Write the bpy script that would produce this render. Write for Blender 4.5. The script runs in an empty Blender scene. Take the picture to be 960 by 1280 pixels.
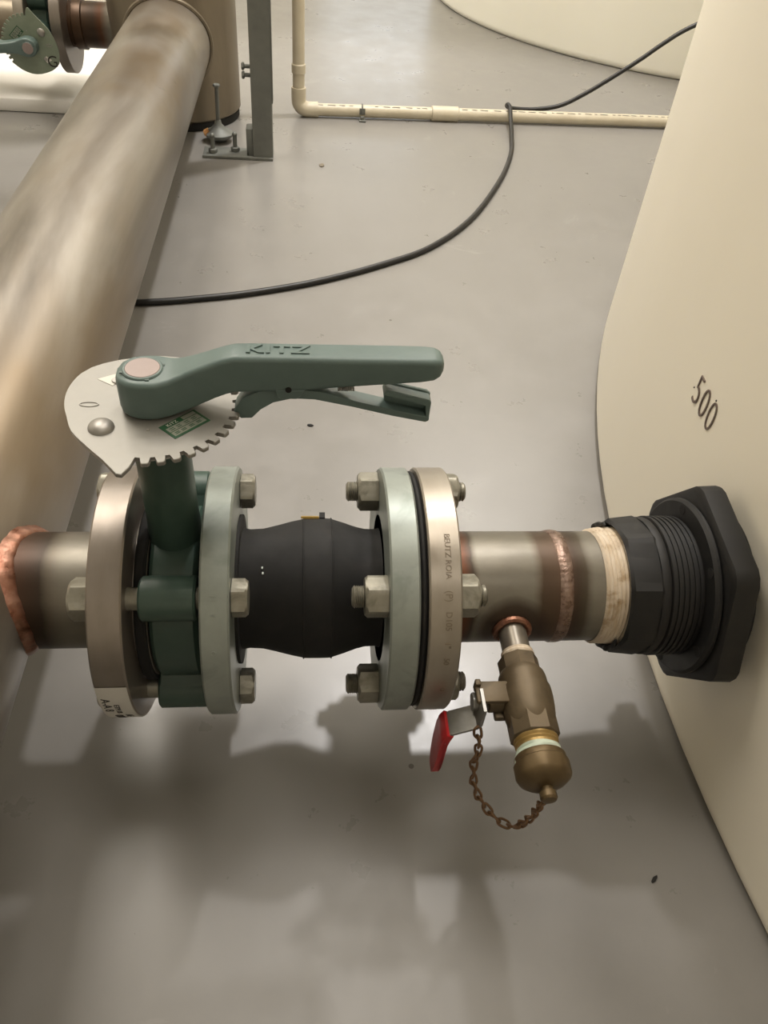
import bpy, bmesh, math, random
from mathutils import Vector, Matrix, Euler
from math import pi, sin, cos, radians, sqrt, atan2
random.seed(7)
SC = bpy.context.scene
COL = SC.collection
AX = 0.17            # height of the branch axis above the floor; geometry below is written with the axis at z = 0

# ---------------------------------------------------------------- camera
def make_camera():
    p, yaw, roll = 0.770851, 0.140875, 0.0997866
    f = Vector((sin(yaw)*cos(p), cos(yaw)*cos(p), -sin(p)))
    r = Vector((cos(yaw), -sin(yaw), 0)); u = r.cross(f)
    r2 = r*cos(roll) + u*sin(roll); u2 = u*cos(roll) - r*sin(roll)
    cd = bpy.data.cameras.new('camera'); cam = bpy.data.objects.new('camera', cd); COL.objects.link(cam)
    m = Matrix((r2, u2, -f)).transposed().to_4x4(); m.translation = Vector((0, -0.400866, 0.477135 + AX))
    cam.matrix_world = m
    cd.sensor_fit = 'VERTICAL'; cd.sensor_height = 36; cd.lens = 976.7*36/1280
    cd.clip_start = 0.01; cd.clip_end = 60
    SC.camera = cam
make_camera()

# ---------------------------------------------------------------- light, world, exposure
w = bpy.data.worlds.new('world'); SC.world = w; w.use_nodes = True
w.node_tree.nodes['Background'].inputs[0].default_value = (1.0, 0.93, 0.82, 1)
w.node_tree.nodes['Background'].inputs[1].default_value = 0.35
def area(name, loc, size, power, col, target=None, sy=None):
    l = bpy.data.lights.new(name, 'AREA'); l.energy = power; l.color = col; l.size = size
    if sy: l.shape = 'RECTANGLE'; l.size_y = sy
    o = bpy.data.objects.new(name, l); COL.objects.link(o); o.location = loc
    if target: o.rotation_euler = (Vector(target)-Vector(loc)).to_track_quat('-Z', 'Y').to_euler()
    return o
def spot(name, loc, target, power, col, angle, blend, size):
    l = bpy.data.lights.new(name, 'SPOT'); l.energy = power; l.color = col; l.spot_size = radians(angle); l.spot_blend = blend; l.shadow_soft_size = size
    o = bpy.data.objects.new(name, l); COL.objects.link(o); o.location = loc
    o.rotation_euler = (Vector(target)-Vector(loc)).to_track_quat('-Z', 'Y').to_euler()
spot('ceiling_spot', (0.54, 1.74, 2.92), (0.22, 1.20, 0), 270, (1.0, 0.97, 0.95), 52, .45, .08)
area('ceiling_and_fill_light', (-1.1, 1.7, 2.93), 0.9, 72, (1.0, 0.93, 0.83), sy=1.6)
area('ceiling_and_fill_light', (0.2, 0.45, 2.93), 0.9, 24, (1.0, 0.93, 0.84), sy=0.9)  # overhead fill, added to brighten the lever top
area('ceiling_and_fill_light', (0.6, -1.6, 2.93), 0.9, 7, (1.0, 0.93, 0.84), sy=0.6)  # weak front fill, added for surfaces that face the camera
area('ceiling_and_fill_light', (1.3, 3.4, 2.93), 1.2, 60, (1.0, 0.94, 0.85), sy=1.6)
area('ceiling_and_fill_light', (-1.0, 4.0, 2.93), 1.2, 62, (1.0, 0.94, 0.85), sy=1.6)
SC.view_settings.view_transform = 'Standard'; SC.view_settings.look = 'None'
SC.view_settings.gamma = 1; SC.view_settings.use_curve_mapping = False
SC.view_settings.exposure = -0.06

# ---------------------------------------------------------------- object helpers
LOC = {}
def thing(name, label, cat, loc, group=None, kind=None):
    o = bpy.data.objects.new(name, None); COL.objects.link(o)
    l = Vector(loc) + Vector((0, 0, AX)); o.location = l; LOC[o] = l
    o.empty_display_size = 0.02
    tag(o, label, cat, group, kind); return o
def tag(o, label=None, cat=None, group=None, kind=None):
    if label: o['label'] = label
    if cat: o['category'] = cat
    if group: o['group'] = group
    if kind: o['kind'] = kind
    return o
def obj(name, bm, m, parent=None, label=None, smooth=35, loc=None, kind=None):
    """links bm (world coordinates, axis-relative z) as one mesh object"""
    bmesh.ops.recalc_face_normals(bm, faces=bm.faces)
    if parent is not None: off = LOC[parent]
    else: off = Vector(loc or (0, 0, 0)) + Vector((0, 0, AX))
    bmesh.ops.translate(bm, verts=bm.verts, vec=Vector((0, 0, AX)) - off)
    me = bpy.data.meshes.new(name); bm.to_mesh(me); bm.free()
    for f in me.polygons: f.use_smooth = True
    me.set_sharp_from_angle(angle=radians(smooth))
    for mm in (m if isinstance(m, (list, tuple)) else [m]): me.materials.append(mm)
    o = bpy.data.objects.new(name, me); COL.objects.link(o)
    if parent is not None: o.parent = parent; LOC[o] = LOC[parent]
    else: o.location = off; LOC[o] = off
    if label: o['label'] = label
    if kind: o['kind'] = kind
    return o
def copy_tree(o, parent=None):
    c = o.copy(); COL.objects.link(c)
    if parent: c.parent = parent
    for ch in [x for x in COL.objects if x.parent == o]: copy_tree(ch, c)
    return c
def B(): return bmesh.new()
def V3(a): return Vector(a)

# ---------------------------------------------------------------- shape helpers (all add to a bmesh)
def frame(axis):
    a = V3(axis).normalized()
    t = Vector((0, 0, 1)) if abs(a.z) < .9 else Vector((0, 1, 0))
    u = a.cross(t).normalized(); v = a.cross(u).normalized()
    return a, u, v
def lathe(bm, c, axis, prof, seg=64, close=True, phase=0, wob=None):
    """prof: list of (distance along axis, radius)"""
    a, u, v = frame(axis); c = V3(c); rings = []
    for d, r in prof:
        if r < 1e-6: rings.append([bm.verts.new(c + a*d)]); continue
        ring = []
        for i in range(seg):
            t = 2*pi*i/seg + phase
            rr = r*(1 + (wob(d, t) if wob else 0))
            ring.append(bm.verts.new(c + a*d + u*(cos(t)*rr) + v*(sin(t)*rr)))
        rings.append(ring)
    for A, C in zip(rings, rings[1:]):
        for i in range(seg):
            j = (i+1) % seg
            if len(A) == 1 and len(C) == 1: continue
            if len(A) == 1: bm.faces.new((A[0], C[i], C[j]))
            elif len(C) == 1: bm.faces.new((A[i], A[j], C[0]))
            else: bm.faces.new((A[i], A[j], C[j], C[i]))
    if close:
        for R in (rings[0], rings[-1]):
            if len(R) > 2: bm.faces.new(R)
    return bm
def disc(bm, c, axis, d0, d1, r, ch=0.001, seg=64, ri=0):
    if ri: prof = [(d0, ri), (d0, r-ch), (d0+ch, r), (d1-ch, r), (d1, r-ch), (d1, ri), (d0, ri)]; return lathe(bm, c, axis, prof, seg, close=False)
    return lathe(bm, c, axis, [(d0, r-ch), (d0+ch, r), (d1-ch, r), (d1, r-ch)], seg)
def cyl(bm, p, q, r, seg=24, ch=0):
    p = V3(p); q = V3(q); L = (q-p).length
    if ch: return lathe(bm, p, q-p, [(0, r-ch), (ch, r), (L-ch, r), (L, r-ch)], seg)
    return lathe(bm, p, q-p, [(0, r), (L, r)], seg)
def box(bm, a, b, bev=0):
    a = V3(a); b = V3(b)
    vs = [bm.verts.new((x, y, z)) for x in (a.x, b.x) for y in (a.y, b.y) for z in (a.z, b.z)]
    fs = [bm.faces.new([vs[i] for i in f]) for f in ((0,1,3,2), (4,6,7,5), (0,4,5,1), (2,3,7,6), (0,2,6,4), (1,5,7,3))]
    if bev:
        es = list({e for f in fs for e in f.edges})
        bmesh.ops.bevel(bm, geom=es, offset=bev, segments=2, affect='EDGES', profile=.5)
    return bm
def prism(bm, pts, vec, bev=0, seg=1):
    """pts: closed outline of 3-D points; extruded by vec"""
    vec = V3(vec); A = [bm.verts.new(V3(p)) for p in pts]; C = [bm.verts.new(V3(p)+vec) for p in pts]
    fs = [bm.faces.new(A), bm.faces.new(list(reversed(C)))]
    n = len(A)
    for i in range(n): fs.append(bm.faces.new((A[i], A[(i+1) % n], C[(i+1) % n], C[i])))
    if bev:
        es = list(set(fs[0].edges) | set(fs[1].edges))
        bmesh.ops.bevel(bm, geom=es, offset=bev, segments=seg, affect='EDGES', profile=.5)
    return bm
def hexa(bm, c, axis, d0, d1, r, phase=0, ch=0.0015, n=6, u=None):
    """hex prism with a chamfered (turned) rim; r = corner radius"""
    a, uu, vv = frame(axis)
    if u is not None: uu = V3(u).normalized(); vv = a.cross(uu)
    c = V3(c)
    def ring(d, rr): return [bm.verts.new(c + a*d + (uu*cos(2*pi*i/n+phase) + vv*sin(2*pi*i/n+phase))*rr) for i in range(n)]
    R = [ring(d0, r-ch*1.2), ring(d0+ch, r), ring(d1-ch, r), ring(d1, r-ch*1.2)]
    for A, C in zip(R, R[1:]):
        for i in range(n): bm.faces.new((A[i], A[(i+1) % n], C[(i+1) % n], C[i]))
    bm.faces.new(R[0]); bm.faces.new(R[-1]); return bm
def nut_bm(bm, d0, d1, af, phase):
    """hex nut on the x axis whose outer corners are turned away"""
    rc = af/2/cos(pi/6); n = 48; rings = []
    sg = 1 if d1 > d0 else -1
    def rad(t):
        tt = (t+phase) % (pi/3) - pi/6
        return af/2/cos(tt)
    for d, lim in ((d0, rc), (d1 - sg*0.0022, rc), (d1, af/2*0.97)):
        ring = []
        for i in range(n):
            t = 2*pi*i/n; rr = rad(t)
            dd = d
            if d != d0 and lim > af/2:      # chamfer curve sinks at the corners
                dd = d - sg*(rr-af/2)*0.55 + sg*0.0010
            rr = min(rr, lim)
            ring.append(bm.verts.new((dd, cos(t)*rr, sin(t)*rr)))
        rings.append(ring)
    for A, C in zip(rings, rings[1:]):
        for i in range(n): bm.faces.new((A[i], A[(i+1) % n], C[(i+1) % n], C[i]))
    bm.faces.new(rings[0]); bm.faces.new(rings[-1]); return bm
def smooth_path(pts, n=8, closed=False):
    P = [V3(p) for p in pts]; out = []; m = len(P)
    rng = range(m if closed else m-1)
    for i in rng:
        p0 = P[(i-1) % m] if closed or i > 0 else P[0]*2-P[1]
        p1, p2 = P[i], P[(i+1) % m]
        p3 = P[(i+2) % m] if closed or i+2 < m else P[-1]*2-P[-2]
        for k in range(n):
            t = k/n
            out.append(0.5*((2*p1) + (p2-p0)*t + (2*p0-5*p1+4*p2-p3)*t*t + (-p0+3*p1-3*p2+p3)*t**3))
    if not closed: out.append(P[-1])
    return out
def tube(bm, pts, r, seg=10, closed=False, rf=None):
    P = [V3(p) for p in pts]; m = len(P); rings = []; up = None
    for i, p in enumerate(P):
        if closed: t = (P[(i+1) % m]-P[i-1]).normalized()
        else: t = (P[min(i+1, m-1)]-P[max(i-1, 0)]).normalized()
        if up is None:
            up = t.cross(Vector((0, 0, 1)) if abs(t.z) < .9 else Vector((1, 0, 0))).normalized()
        up = (up - t*up.dot(t)).normalized(); v = t.cross(up)
        rr = rf(i/(m-1)) if rf else r
        rings.append([bm.verts.new(p + (up*cos(2*pi*k/seg) + v*sin(2*pi*k/seg))*rr) for k in range(seg)])
    pairs = list(zip(rings, rings[1:])) + ([(rings[-1], rings[0])] if closed else [])
    for A, C in pairs:
        for i in range(seg): bm.faces.new((A[i], A[(i+1) % seg], C[(i+1) % seg], C[i]))
    if not closed: bm.faces.new(rings[0]); bm.faces.new(rings[-1])
    return bm
def sphere(bm, c, r, su=20, sv=12, squash=(1, 1, 1)):
    res = bmesh.ops.create_uvsphere(bm, u_segments=su, v_segments=sv, radius=r)
    for v in res['verts']: v.co = Vector((v.co.x*squash[0], v.co.y*squash[1], v.co.z*squash[2])) + V3(c)
    return bm
def text_bm(s, size, depth, fn, spacing=1.0, off=0):
    """extruded lettering; every vertex (x right, y up, z out) goes through fn"""
    cu = bpy.data.curves.new('lettering', 'FONT'); cu.body = s; cu.size = size; cu.extrude = depth/2
    cu.align_x = 'CENTER'; cu.align_y = 'CENTER'; cu.space_character = spacing; cu.resolution_u = 4; cu.offset = off
    o = bpy.data.objects.new('lettering', cu); COL.objects.link(o)
    bpy.context.view_layer.update()
    dg = bpy.context.evaluated_depsgraph_get(); me = o.evaluated_get(dg).to_mesh()
    bm = bmesh.new(); bm.from_mesh(me); o.evaluated_get(dg).to_mesh_clear()
    COL.objects.unlink(o); bpy.data.objects.remove(o); bpy.data.curves.remove(cu)
    for v in bm.verts: v.co = V3(fn(v.co.x, v.co.y, v.co.z))
    return bm

# ---------------------------------------------------------------- materials
def C4(c): return (c[0], c[1], c[2], 1)
def S(r, g, b):     # 0..255 screen colour -> linear
    f = lambda v: .70*(((v/255+.055)/1.055)**2.4 if v > 10 else v/255/12.92)
    return (f(r), f(g), f(b))
class NT:
    def __init__(s, name):
        s.m = bpy.data.materials.new(name); s.m.use_nodes = True; s.t = s.m.node_tree
        s.b = s.t.nodes['Principled BSDF']
        s.tc = s.t.nodes.new('ShaderNodeTexCoord')
    def n(s, k): return s.t.nodes.new(k)
    def l(s, a, b): s.t.links.new(a, b)
    def noise(s, scale, detail=4, rough=.55, stretch=None, dist=0):
        x = s.n('ShaderNodeTexNoise'); x.inputs['Scale'].default_value = scale; x.inputs['Detail'].default_value = detail
        x.inputs['Roughness'].default_value = rough; x.inputs['Distortion'].default_value = dist
        mp = s.n('ShaderNodeMapping'); s.l(s.tc.outputs['Object'], mp.inputs[0])
        if stretch: mp.inputs['Scale'].default_value = stretch
        s.l(mp.outputs[0], x.inputs['Vector']); return x.outputs[0]
    def ramp(s, fac, stops, interp='LINEAR'):
        x = s.n('ShaderNodeValToRGB'); cr = x.color_ramp; cr.interpolation = interp
        while len(cr.elements) < len(stops): cr.elements.new(.5)
        for e, (p, c) in zip(cr.elements, stops): e.position = p; e.color = C4(c) if not isinstance(c, (int, float)) else (c, c, c, 1)
        s.l(fac, x.inputs[0]); return x.outputs[0]
    def mix(s, fac, a, b, mode='MIX'):
        x = s.n('ShaderNodeMix'); x.data_type = 'RGBA'; x.blend_type = mode
        for i, v in ((0, fac), (6, a), (7, b)):
            if isinstance(v, (int, float)): x.inputs[i].default_value = v
            elif isinstance(v, tuple): x.inputs[i].default_value = C4(v)
            else: s.l(v, x.inputs[i])
        return x.outputs[2]
    def math(s, op, a, b=0, c=None):
        x = s.n('ShaderNodeMath'); x.operation = op
        for i, v in enumerate((a, b) if c is None else (a, b, c)):
            if isinstance(v, (int, float)): x.inputs[i].default_value = v
            else: s.l(v, x.inputs[i])
        return x.outputs[0]
    def mapr(s, v, a, b, c, d):
        x = s.n('ShaderNodeMapRange'); s.l(v, x.inputs[0])
        for i, k in enumerate((a, b, c, d)): x.inputs[i+1].default_value = k
        return x.outputs[0]
    def sep(s):
        x = s.n('ShaderNodeSeparateXYZ'); s.l(s.tc.outputs['Object'], x.inputs[0]); return x.outputs
    def set(s, k, v):
        if isinstance(v, (int, float)): s.b.inputs[k].default_value = v
        elif isinstance(v, tuple): s.b.inputs[k].default_value = v if k == 'Subsurface Radius' else C4(v)
        else: s.l(v, s.b.inputs[k])
    def bump(s, h, strength=.2, dist=.002):
        x = s.n('ShaderNodeBump'); x.inputs['Strength'].default_value = strength; x.inputs['Distance'].default_value = dist
        s.l(h, x.inputs['Height']); s.l(x.outputs[0], s.b.inputs['Normal'])
def M(name, c1, c2, scale=40, rough=.5, rv=.1, metal=0., bump=.1, bd=.001, stretch=None, c3=None, s3=8):
    k = NT(name); nz = k.noise(scale, 5, .6, stretch)
    col = k.ramp(nz, [(.3, c1), (.7, c2)])
    if c3 is not None:
        n3 = k.noise(s3, 4, .6, None, .5); col = k.mix(k.ramp(n3, [(.52, 0.), (.68, 1.)]), col, c3)
    k.set('Base Color', col); k.set('Metallic', metal)
    k.set('Roughness', k.mapr(nz, .2, .8, rough-rv, rough+rv))
    if bump: k.bump(k.noise(scale*3, 3, .6, stretch), bump, bd)
    return k.m

m_green = M('valve green paint', S(62,84,74), S(72,94,84), 60, .40, .08, 0, .12, .0006)
m_lever = M('lever teal paint', S(104,124,120), S(112,132,128), 70, .42, .06, 0, .15, .0005)
m_farlever = m_lever
m_plate = M('zinc plate', S(160,157,150), S(172,169,162), 50, .42, .08, .35, .05, .0004)
m_farplate = M('green tinted zinc plate', S(140,152,132), S(155,166,146), 40, .45, .08, .2, .05, .0004)
m_zinc = M('bright zinc', S(178,172,158), S(200,194,180), 90, .38, .1, .6, .1, .0004)
m_galv = M('galvanised steel', S(160,167,160), S(178,185,178), 35, .42, .10, .45, .12, .0005, c3=S(150,158,150), s3=30)
m_nut = M('galvanised bolt', S(158,154,140), S(182,178,164), 80, .42, .12, .55, .2, .0005, c3=S(138,134,120), s3=60)
m_rubber = M('black rubber', S(9,8,8), S(14,13,12), 60, .75, .08, 0, .15, .0006, c3=S(30,26,23), s3=20)
m_black = M('black plastic', S(12,11,11), S(19,17,16), 50, .60, .08, 0, .12, .0005, c3=S(32,28,25), s3=14)
m_dark = M('dark matt and recess shade', S(18,17,16), S(26,24,22), 50, .8, .05, 0, 0)  # dark solid parts; also paints the shade in holes and the flange gap
m_silver = M('stem end', S(166,150,145), S(178,162,157), 60, .45, .08, .3, .05, .0003)
m_brass = M('tarnished brass', S(104,86,58), S(126,106,74), 45, .45, .1, .55, .2, .0006, c3=S(92,76,54), s3=22)
m_bronze = M('tarnished bronze', S(104,90,68), S(122,106,82), 50, .50, .1, .45, .25, .0006, c3=S(88,76,58), s3=25)
m_yellow = M('yellow brass thread', S(172,142,84), S(196,164,104), 60, .40, .1, .5, .2, .0005)
m_tape = M('thread tape', S(220,198,168), S(240,226,206), 60, .65, .08, 0, .4, .0006, (6, 1, 1), c3=S(170,140,98), s3=45)
m_whitetape = M('pale green thread tape', S(204,220,198), S(228,238,220), 80, .6, .08, 0, .4, .0006)
m_red = M('red vinyl grip', S(176,22,28), S(196,34,38), 60, .35, .05, 0, .08, .0004)
m_steel = M('lever steel', S(150,148,142), S(176,174,168), 80, .35, .1, .7, .1, .0004)
m_chain = M('corroded chain', S(118,88,62), S(146,112,80), 300, .55, .1, .4, .2, .0003)
m_rivet = M('rivet steel', S(176,172,166), S(190,186,180), 60, .42, .06, .6, .05, .0003)
m_weld = M('copper tinted weld', S(142,86,62), S(180,136,114), 90, .32, .12, .65, .35, .0008, c3=S(100,66,46), s3=50)
m_strut = M('galvanised strut', S(122,124,118), S(138,140,134), 30, .55, .08, .35, .1, .0006)
m_pvc = M('cream plastic pipe', S(222,210,184), S(234,224,200), 30, .42, .06, 0, .05, .0005)
m_cable = M('black cable jacket', S(16,15,14), S(24,22,20), 60, .45, .06, 0, .1, .0004)
m_mark = M('grey brown moulded ink', (.11,.08,.065), (.15,.11,.09), 60, .6, .05, 0, 0)
m_stamp = M('stamped edge shade', S(142,128,110), S(158,144,126), 60, .5, .05, .4, 0)
m_paper = M('white paper label', S(232,228,220), S(240,237,230), 60, .6, .05, 0, .05, .0003)
m_ink = M('black ink', S(40,36,32), S(56,50,44), 60, .6, .05, 0, 0)
m_lblgreen = M('label green', S(30,84,48), S(44,98,60), 60, .5, .05, 0, 0)
m_lblface = M('label face', S(150,152,138), S(178,180,166), 120, .4, .08, .2, 0)
m_gold = M('gold foil', S(188,152,70), S(206,170,88), 60, .4, .05, .3, 0)
m_white = M('white mark', S(236,232,220), S(246,242,230), 60, .5, .05, 0, 0)
m_orange = M('orange rust paint', S(196,140,86), S(210,154,96), 60, .5, .05, 0, 0)
m_wall = M('painted wall', (.72,.69,.62), (.76,.73,.66), 3, .7, .05, 0, .05, .001)
m_ceil = M('ceiling paint', (.70,.68,.62), (.74,.72,.66), 3, .8, .05, 0, 0)

m_plinth = M('white plinth paint', (.78,.76,.72), (.84,.82,.78), 6, .35, .05, 0, .05, .001)
def tank_mat(name, a, b):
    k = NT(name); col = k.ramp(k.noise(2.2, 4, .6, (1, 1, .45)), [(.3, a), (.7, b)])
    k.set('Base Color', col); k.set('Roughness', .42)
    k.set('Subsurface Weight', .12); k.set('Subsurface Radius', (.05, .045, .03)); k.set('Subsurface Scale', .3)
    k.bump(k.noise(5, 3, .5, (1, 1, .5)), .25, .004); return k.m
m_tank = tank_mat('cream polyethylene', (.84,.785,.66), (.88,.825,.70))
m_tank2 = tank_mat('pale polyethylene', (.88,.86,.76), (.92,.90,.80))

def floor_mat():
    k = NT('grey epoxy floor')
    big = k.noise(1.3, 5, .6); fine = k.noise(14, 6, .65)
    col = k.ramp(big, [(.3, (.19,.181,.168)), (.7, (.215,.205,.191))])
    col = k.mix(k.ramp(fine, [(.45, 0.), (.75, .35)]), col, (.235,.224,.209))
    # pale scuffs and dark flecks that belong to the paint
    sc = k.noise(7, 8, .7, (1, 1, 1), 1.2); col = k.mix(k.ramp(sc, [(.64, 0.), (.72, .45)]), col, (.30,.288,.268))
    fl = k.n('ShaderNodeTexVoronoi'); fl.inputs['Scale'].default_value = 9; k.l(k.tc.outputs['Object'], fl.inputs['Vector'])
    d = k.math('LESS_THAN', fl.outputs['Distance'], .022)
    col = k.mix(k.math('MULTIPLY', d, .75), col, (.06,.05,.04))
    k.set('Base Color', col)
    k.set('Roughness', k.mapr(fine, .3, .7, .26, .38))
    k.set('Specular IOR Level', .5); k.set('Coat Weight', .0)
    k.bump(k.noise(6, 3, .5), .06, .004); return k.m
m_floor = floor_mat()

def header_mat():
    k = NT('stained stainless header')
    st = k.noise(5, 6, .62, (1, .22, 1), .6); bl = k.noise(3.2, 4, .6, (1, .5, 1), .4); fn = k.noise(60, 3, .6, (1, .3, 1))
    col = k.ramp(st, [(.36, S(120,112,102)), (.5, S(158,150,139)), (.64, S(184,177,166))])
    col = k.mix(k.ramp(bl, [(.48, 0.), (.62, .7)]), col, S(136,116,88))
    sp = k.noise(22, 6, .7, None, .8); col = k.mix(k.ramp(sp, [(.66, 0.), (.74, .5)]), col, S(98,84,66))
    k.set('Base Color', col); k.set('Metallic', .62)
    k.set('Roughness', k.mapr(st, .3, .7, .30, .46)); k.bump(fn, .08, .0006); return k.m
m_header = header_mat()
def riser_mat():
    k = NT('brown stained riser')
    st = k.noise(7, 5, .6, (1, 1, .25), .5)
    col = k.ramp(st, [(.3, S(128,116,98)), (.7, S(166,154,134))])
    k.set('Base Color', col); k.set('Metallic', .55); k.set('Roughness', .42); return k.m
m_riser = riser_mat()

def stain_pipe(name, stops, x0, x1, spots=()):
    """stainless pipe with heat tint bands along x (object space) and rings round welded nipples"""
    k = NT(name); X = k.sep()
    nz = k.noise(28, 5, .65, (.6, 1, 1)); wob = k.mapr(nz, 0, 1, -.004, .004)
    xx = k.math('ADD', X[0], wob)
    f = k.mapr(xx, x0, x1, 0, 1)
    base = k.ramp(k.noise(34, 5, .6, (.5, 1, 1)), [(.3, S(128,122,110)), (.7, S(150,144,131))])
    L = x1-x0
    bc = k.ramp(f, [((p-x0)/L, c[:3]) for p, c in stops])
    al = k.ramp(f, [((p-x0)/L, c[3]) for p, c in stops])
    col = k.mix(al, base, bc)
    for (cx, cy, cz, r0, r1) in spots:
        d = k.n('ShaderNodeVectorMath'); d.operation = 'DISTANCE'; k.l(k.tc.outputs['Object'], d.inputs[0]); d.inputs[1].default_value = (cx, cy, cz)
        dd = k.math('ADD', d.outputs['Value'], wob)
        col = k.mix(k.ramp(k.mapr(dd, r0, r1, 0, 1), [(0., .95), (.55, .85), (.9, .25), (1., 0.)]), col, S(66,48,34))
    k.set('Base Color', col); k.set('Metallic', .5); k.set('Roughness', k.mapr(nz, .3, .7, .34, .46))
    k.bump(k.noise(120, 3, .6), .06, .0004); return k.m
m_nip = M('nipple stainless', S(120,112,100), S(146,138,124), 60, .36, .06, .5, .05, .0004, c3=S(92,76,60), s3=30)
def flange_mat(name, a, b, c):
    k = NT(name); st = k.noise(40, 5, .6, (1, .25, .25)); ln = k.noise(300, 2, .5, (1, .02, .02))
    col = k.ramp(st, [(.3, a), (.7, b)])
    col = k.mix(k.ramp(k.noise(12, 4, .6), [(.55, 0.), (.7, .4)]), col, c)
    k.set('Base Color', col); k.set('Metallic', .65); k.set('Roughness', k.mapr(st, .3, .7, .28, .42))
    k.bump(ln, .12, .0003); return k.m
m_ss = flange_mat('machined stainless flange', S(150,140,130), S(172,162,152), S(134,122,110))
m_ss2 = flange_mat('warm stainless flange', S(172,162,148), S(192,183,170), S(154,142,126))

# ================================================================= SETTING
ZF = -AX
b = B(); box(b, (-2.7, -2.3, ZF-.05), (4.3, 5.3, ZF)); fl = obj('floor', b, m_floor); tag(fl, 'glossy light grey epoxy floor under the pipework', kind='structure')
for nm, a_, b_ in (('wall_back', (-2.7, 5.3, ZF-.05), (4.3, 5.4, 3.0-AX)), ('wall_front', (-2.7, -2.4, ZF-.05), (4.3, -2.3, 3.0-AX)),
                   ('wall_left', (-2.8, -2.4, ZF-.05), (-2.7, 5.4, 3.0-AX)), ('wall_right', (4.3, -2.4, ZF-.05), (4.4, 5.4, 3.0-AX))):
    b = B(); box(b, a_, b_); tag(obj(nm, b, m_wall), 'plain painted wall beyond the frame', kind='structure')
b = B(); box(b, (-2.8, -2.4, 3.0-AX), (4.4, 5.4, 3.1-AX)); tag(obj('ceiling', b, m_ceil), 'plain painted ceiling', kind='structure')

wn = bpy.data.objects.new('glow_panel_1', None); COL.objects.link(wn); LOC[wn] = Vector((.5, 5.29, .9)); wn.location = LOC[wn]  # unseen glowing panel, added to put a bright reflection on the floor
tag(wn, 'added glowing panel on the back wall, unseen, for a bright floor reflection', kind='structure')
kk = NT('added glow pane'); kk.set('Base Color', (.8, .85, .9)); kk.b.inputs['Emission Color'].default_value = (.85, .92, 1, 1); kk.b.inputs['Emission Strength'].default_value = 3.0
b = B(); box(b, (.10, 5.285, .42), (1.10, 5.295, .80)); obj('glow_panel_pane', b, kk.m, wn)
for k in range(9):
    b = B(); box(b, (.10+k*.115, 5.285, .835), (.17+k*.115, 5.295, .880)); obj('glow_panel_bar', b, kk.m, wn)
b = B()
for a_, b_ in (((.06, 5.27, .38), (1.14, 5.30, .42)), ((.06, 5.27, .80), (1.14, 5.30, .835)), ((.06, 5.27, .88), (1.14, 5.30, .92)), ((.06, 5.27, .42), (.10, 5.30, .88)), ((1.10, 5.27, .42), (1.14, 5.30, .88))): box(b, a_, b_)
obj('glow_panel_frame', b, m_strut, wn, kind='stuff')
# ================================================================= TANKS
def tank(cx, cy, R, H, m, label, kn=.012, seg=192, z=ZF):
    t = thing('storage_tank', label, 'tank', (cx, cy, z))
    prof = [(0, R-kn-.02), (0.001, R-kn)]
    prof += [(kn*1.6*(1-cos(a)), R-kn*(1-sin(a))) for a in [radians(d) for d in range(15, 91, 15)]]
    prof += [(H*.25, R), (H*.5, R), (H-.12, R)] + [(H-.12+.12*sin(a), R-.12*(1-cos(a))) for a in [radians(d) for d in range(15, 91, 15)]]
    prof += [(H+.10, R*.45), (H+.12, R*.2)]
    b = B(); lathe(b, (cx, cy, z), (0, 0, 1), prof, seg); obj('tank_shell', b, m, t, smooth=50)
    b = B(); disc(b, (cx, cy, z), (0, 0, 1), H+.115, H+.16, R*.2, .01, 48); obj('manway_lid', b, m, t)
    return t
front_tank = tank(2.094, 0, 1.75, 1.75, m_tank, 'large cream plastic tank at the right that the horizontal pipe runs into, marked 500')
tank(1.522, 3.065, 1.039, 1.75, m_tank2, 'pale round plastic tank in the back behind the cream plastic pipe run')
tank(-.98, 2.50, .55, 1.5, m_tank2, 'white plastic tank at the far left behind the distant butterfly valve', z=ZF+.030)
b = B(); box(b, (-2.4, 1.552, ZF), (-.470, 3.3, ZF+.030), .006); tag(obj('equipment_plinth', b, m_plinth, loc=(-1.4, 2.4, ZF)), 'low white painted plinth on the floor under the distant valve at the left', 'plinth')
def on_tank(u, v, d=0, cx=2.094, R=1.75, y0=0.133, z0=0.087):
    # u to the right (towards the camera, -y), v up, d out of the wall
    y = y0 - u; a = math.asin(y/R); return (cx - (R+d)*cos(a), y, z0 + v)
b = text_bm('500', .0415, .0012, lambda x, y, z: on_tank(x*.82, y-.001, z + .0004), 1.12, off=-.0009)
obj('capacity_mark', b, m_mark, front_tank, label='raised grey numerals 500')
b = B()
for (u, v) in ((-.029, -.003), (.016, .015)):
    p = on_tank(u, v); sphere(b, p, .0009, 8, 6)
obj('mould_dot', b, m_ink, front_tank, kind='stuff')
b = text_bm('1', .02, .0012, lambda x, y, z: on_tank(x, y, z + .0004, y0=.088, z0=.206)); obj('red_mark', b, m_red, front_tank, label='edge of a red mark')

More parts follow.
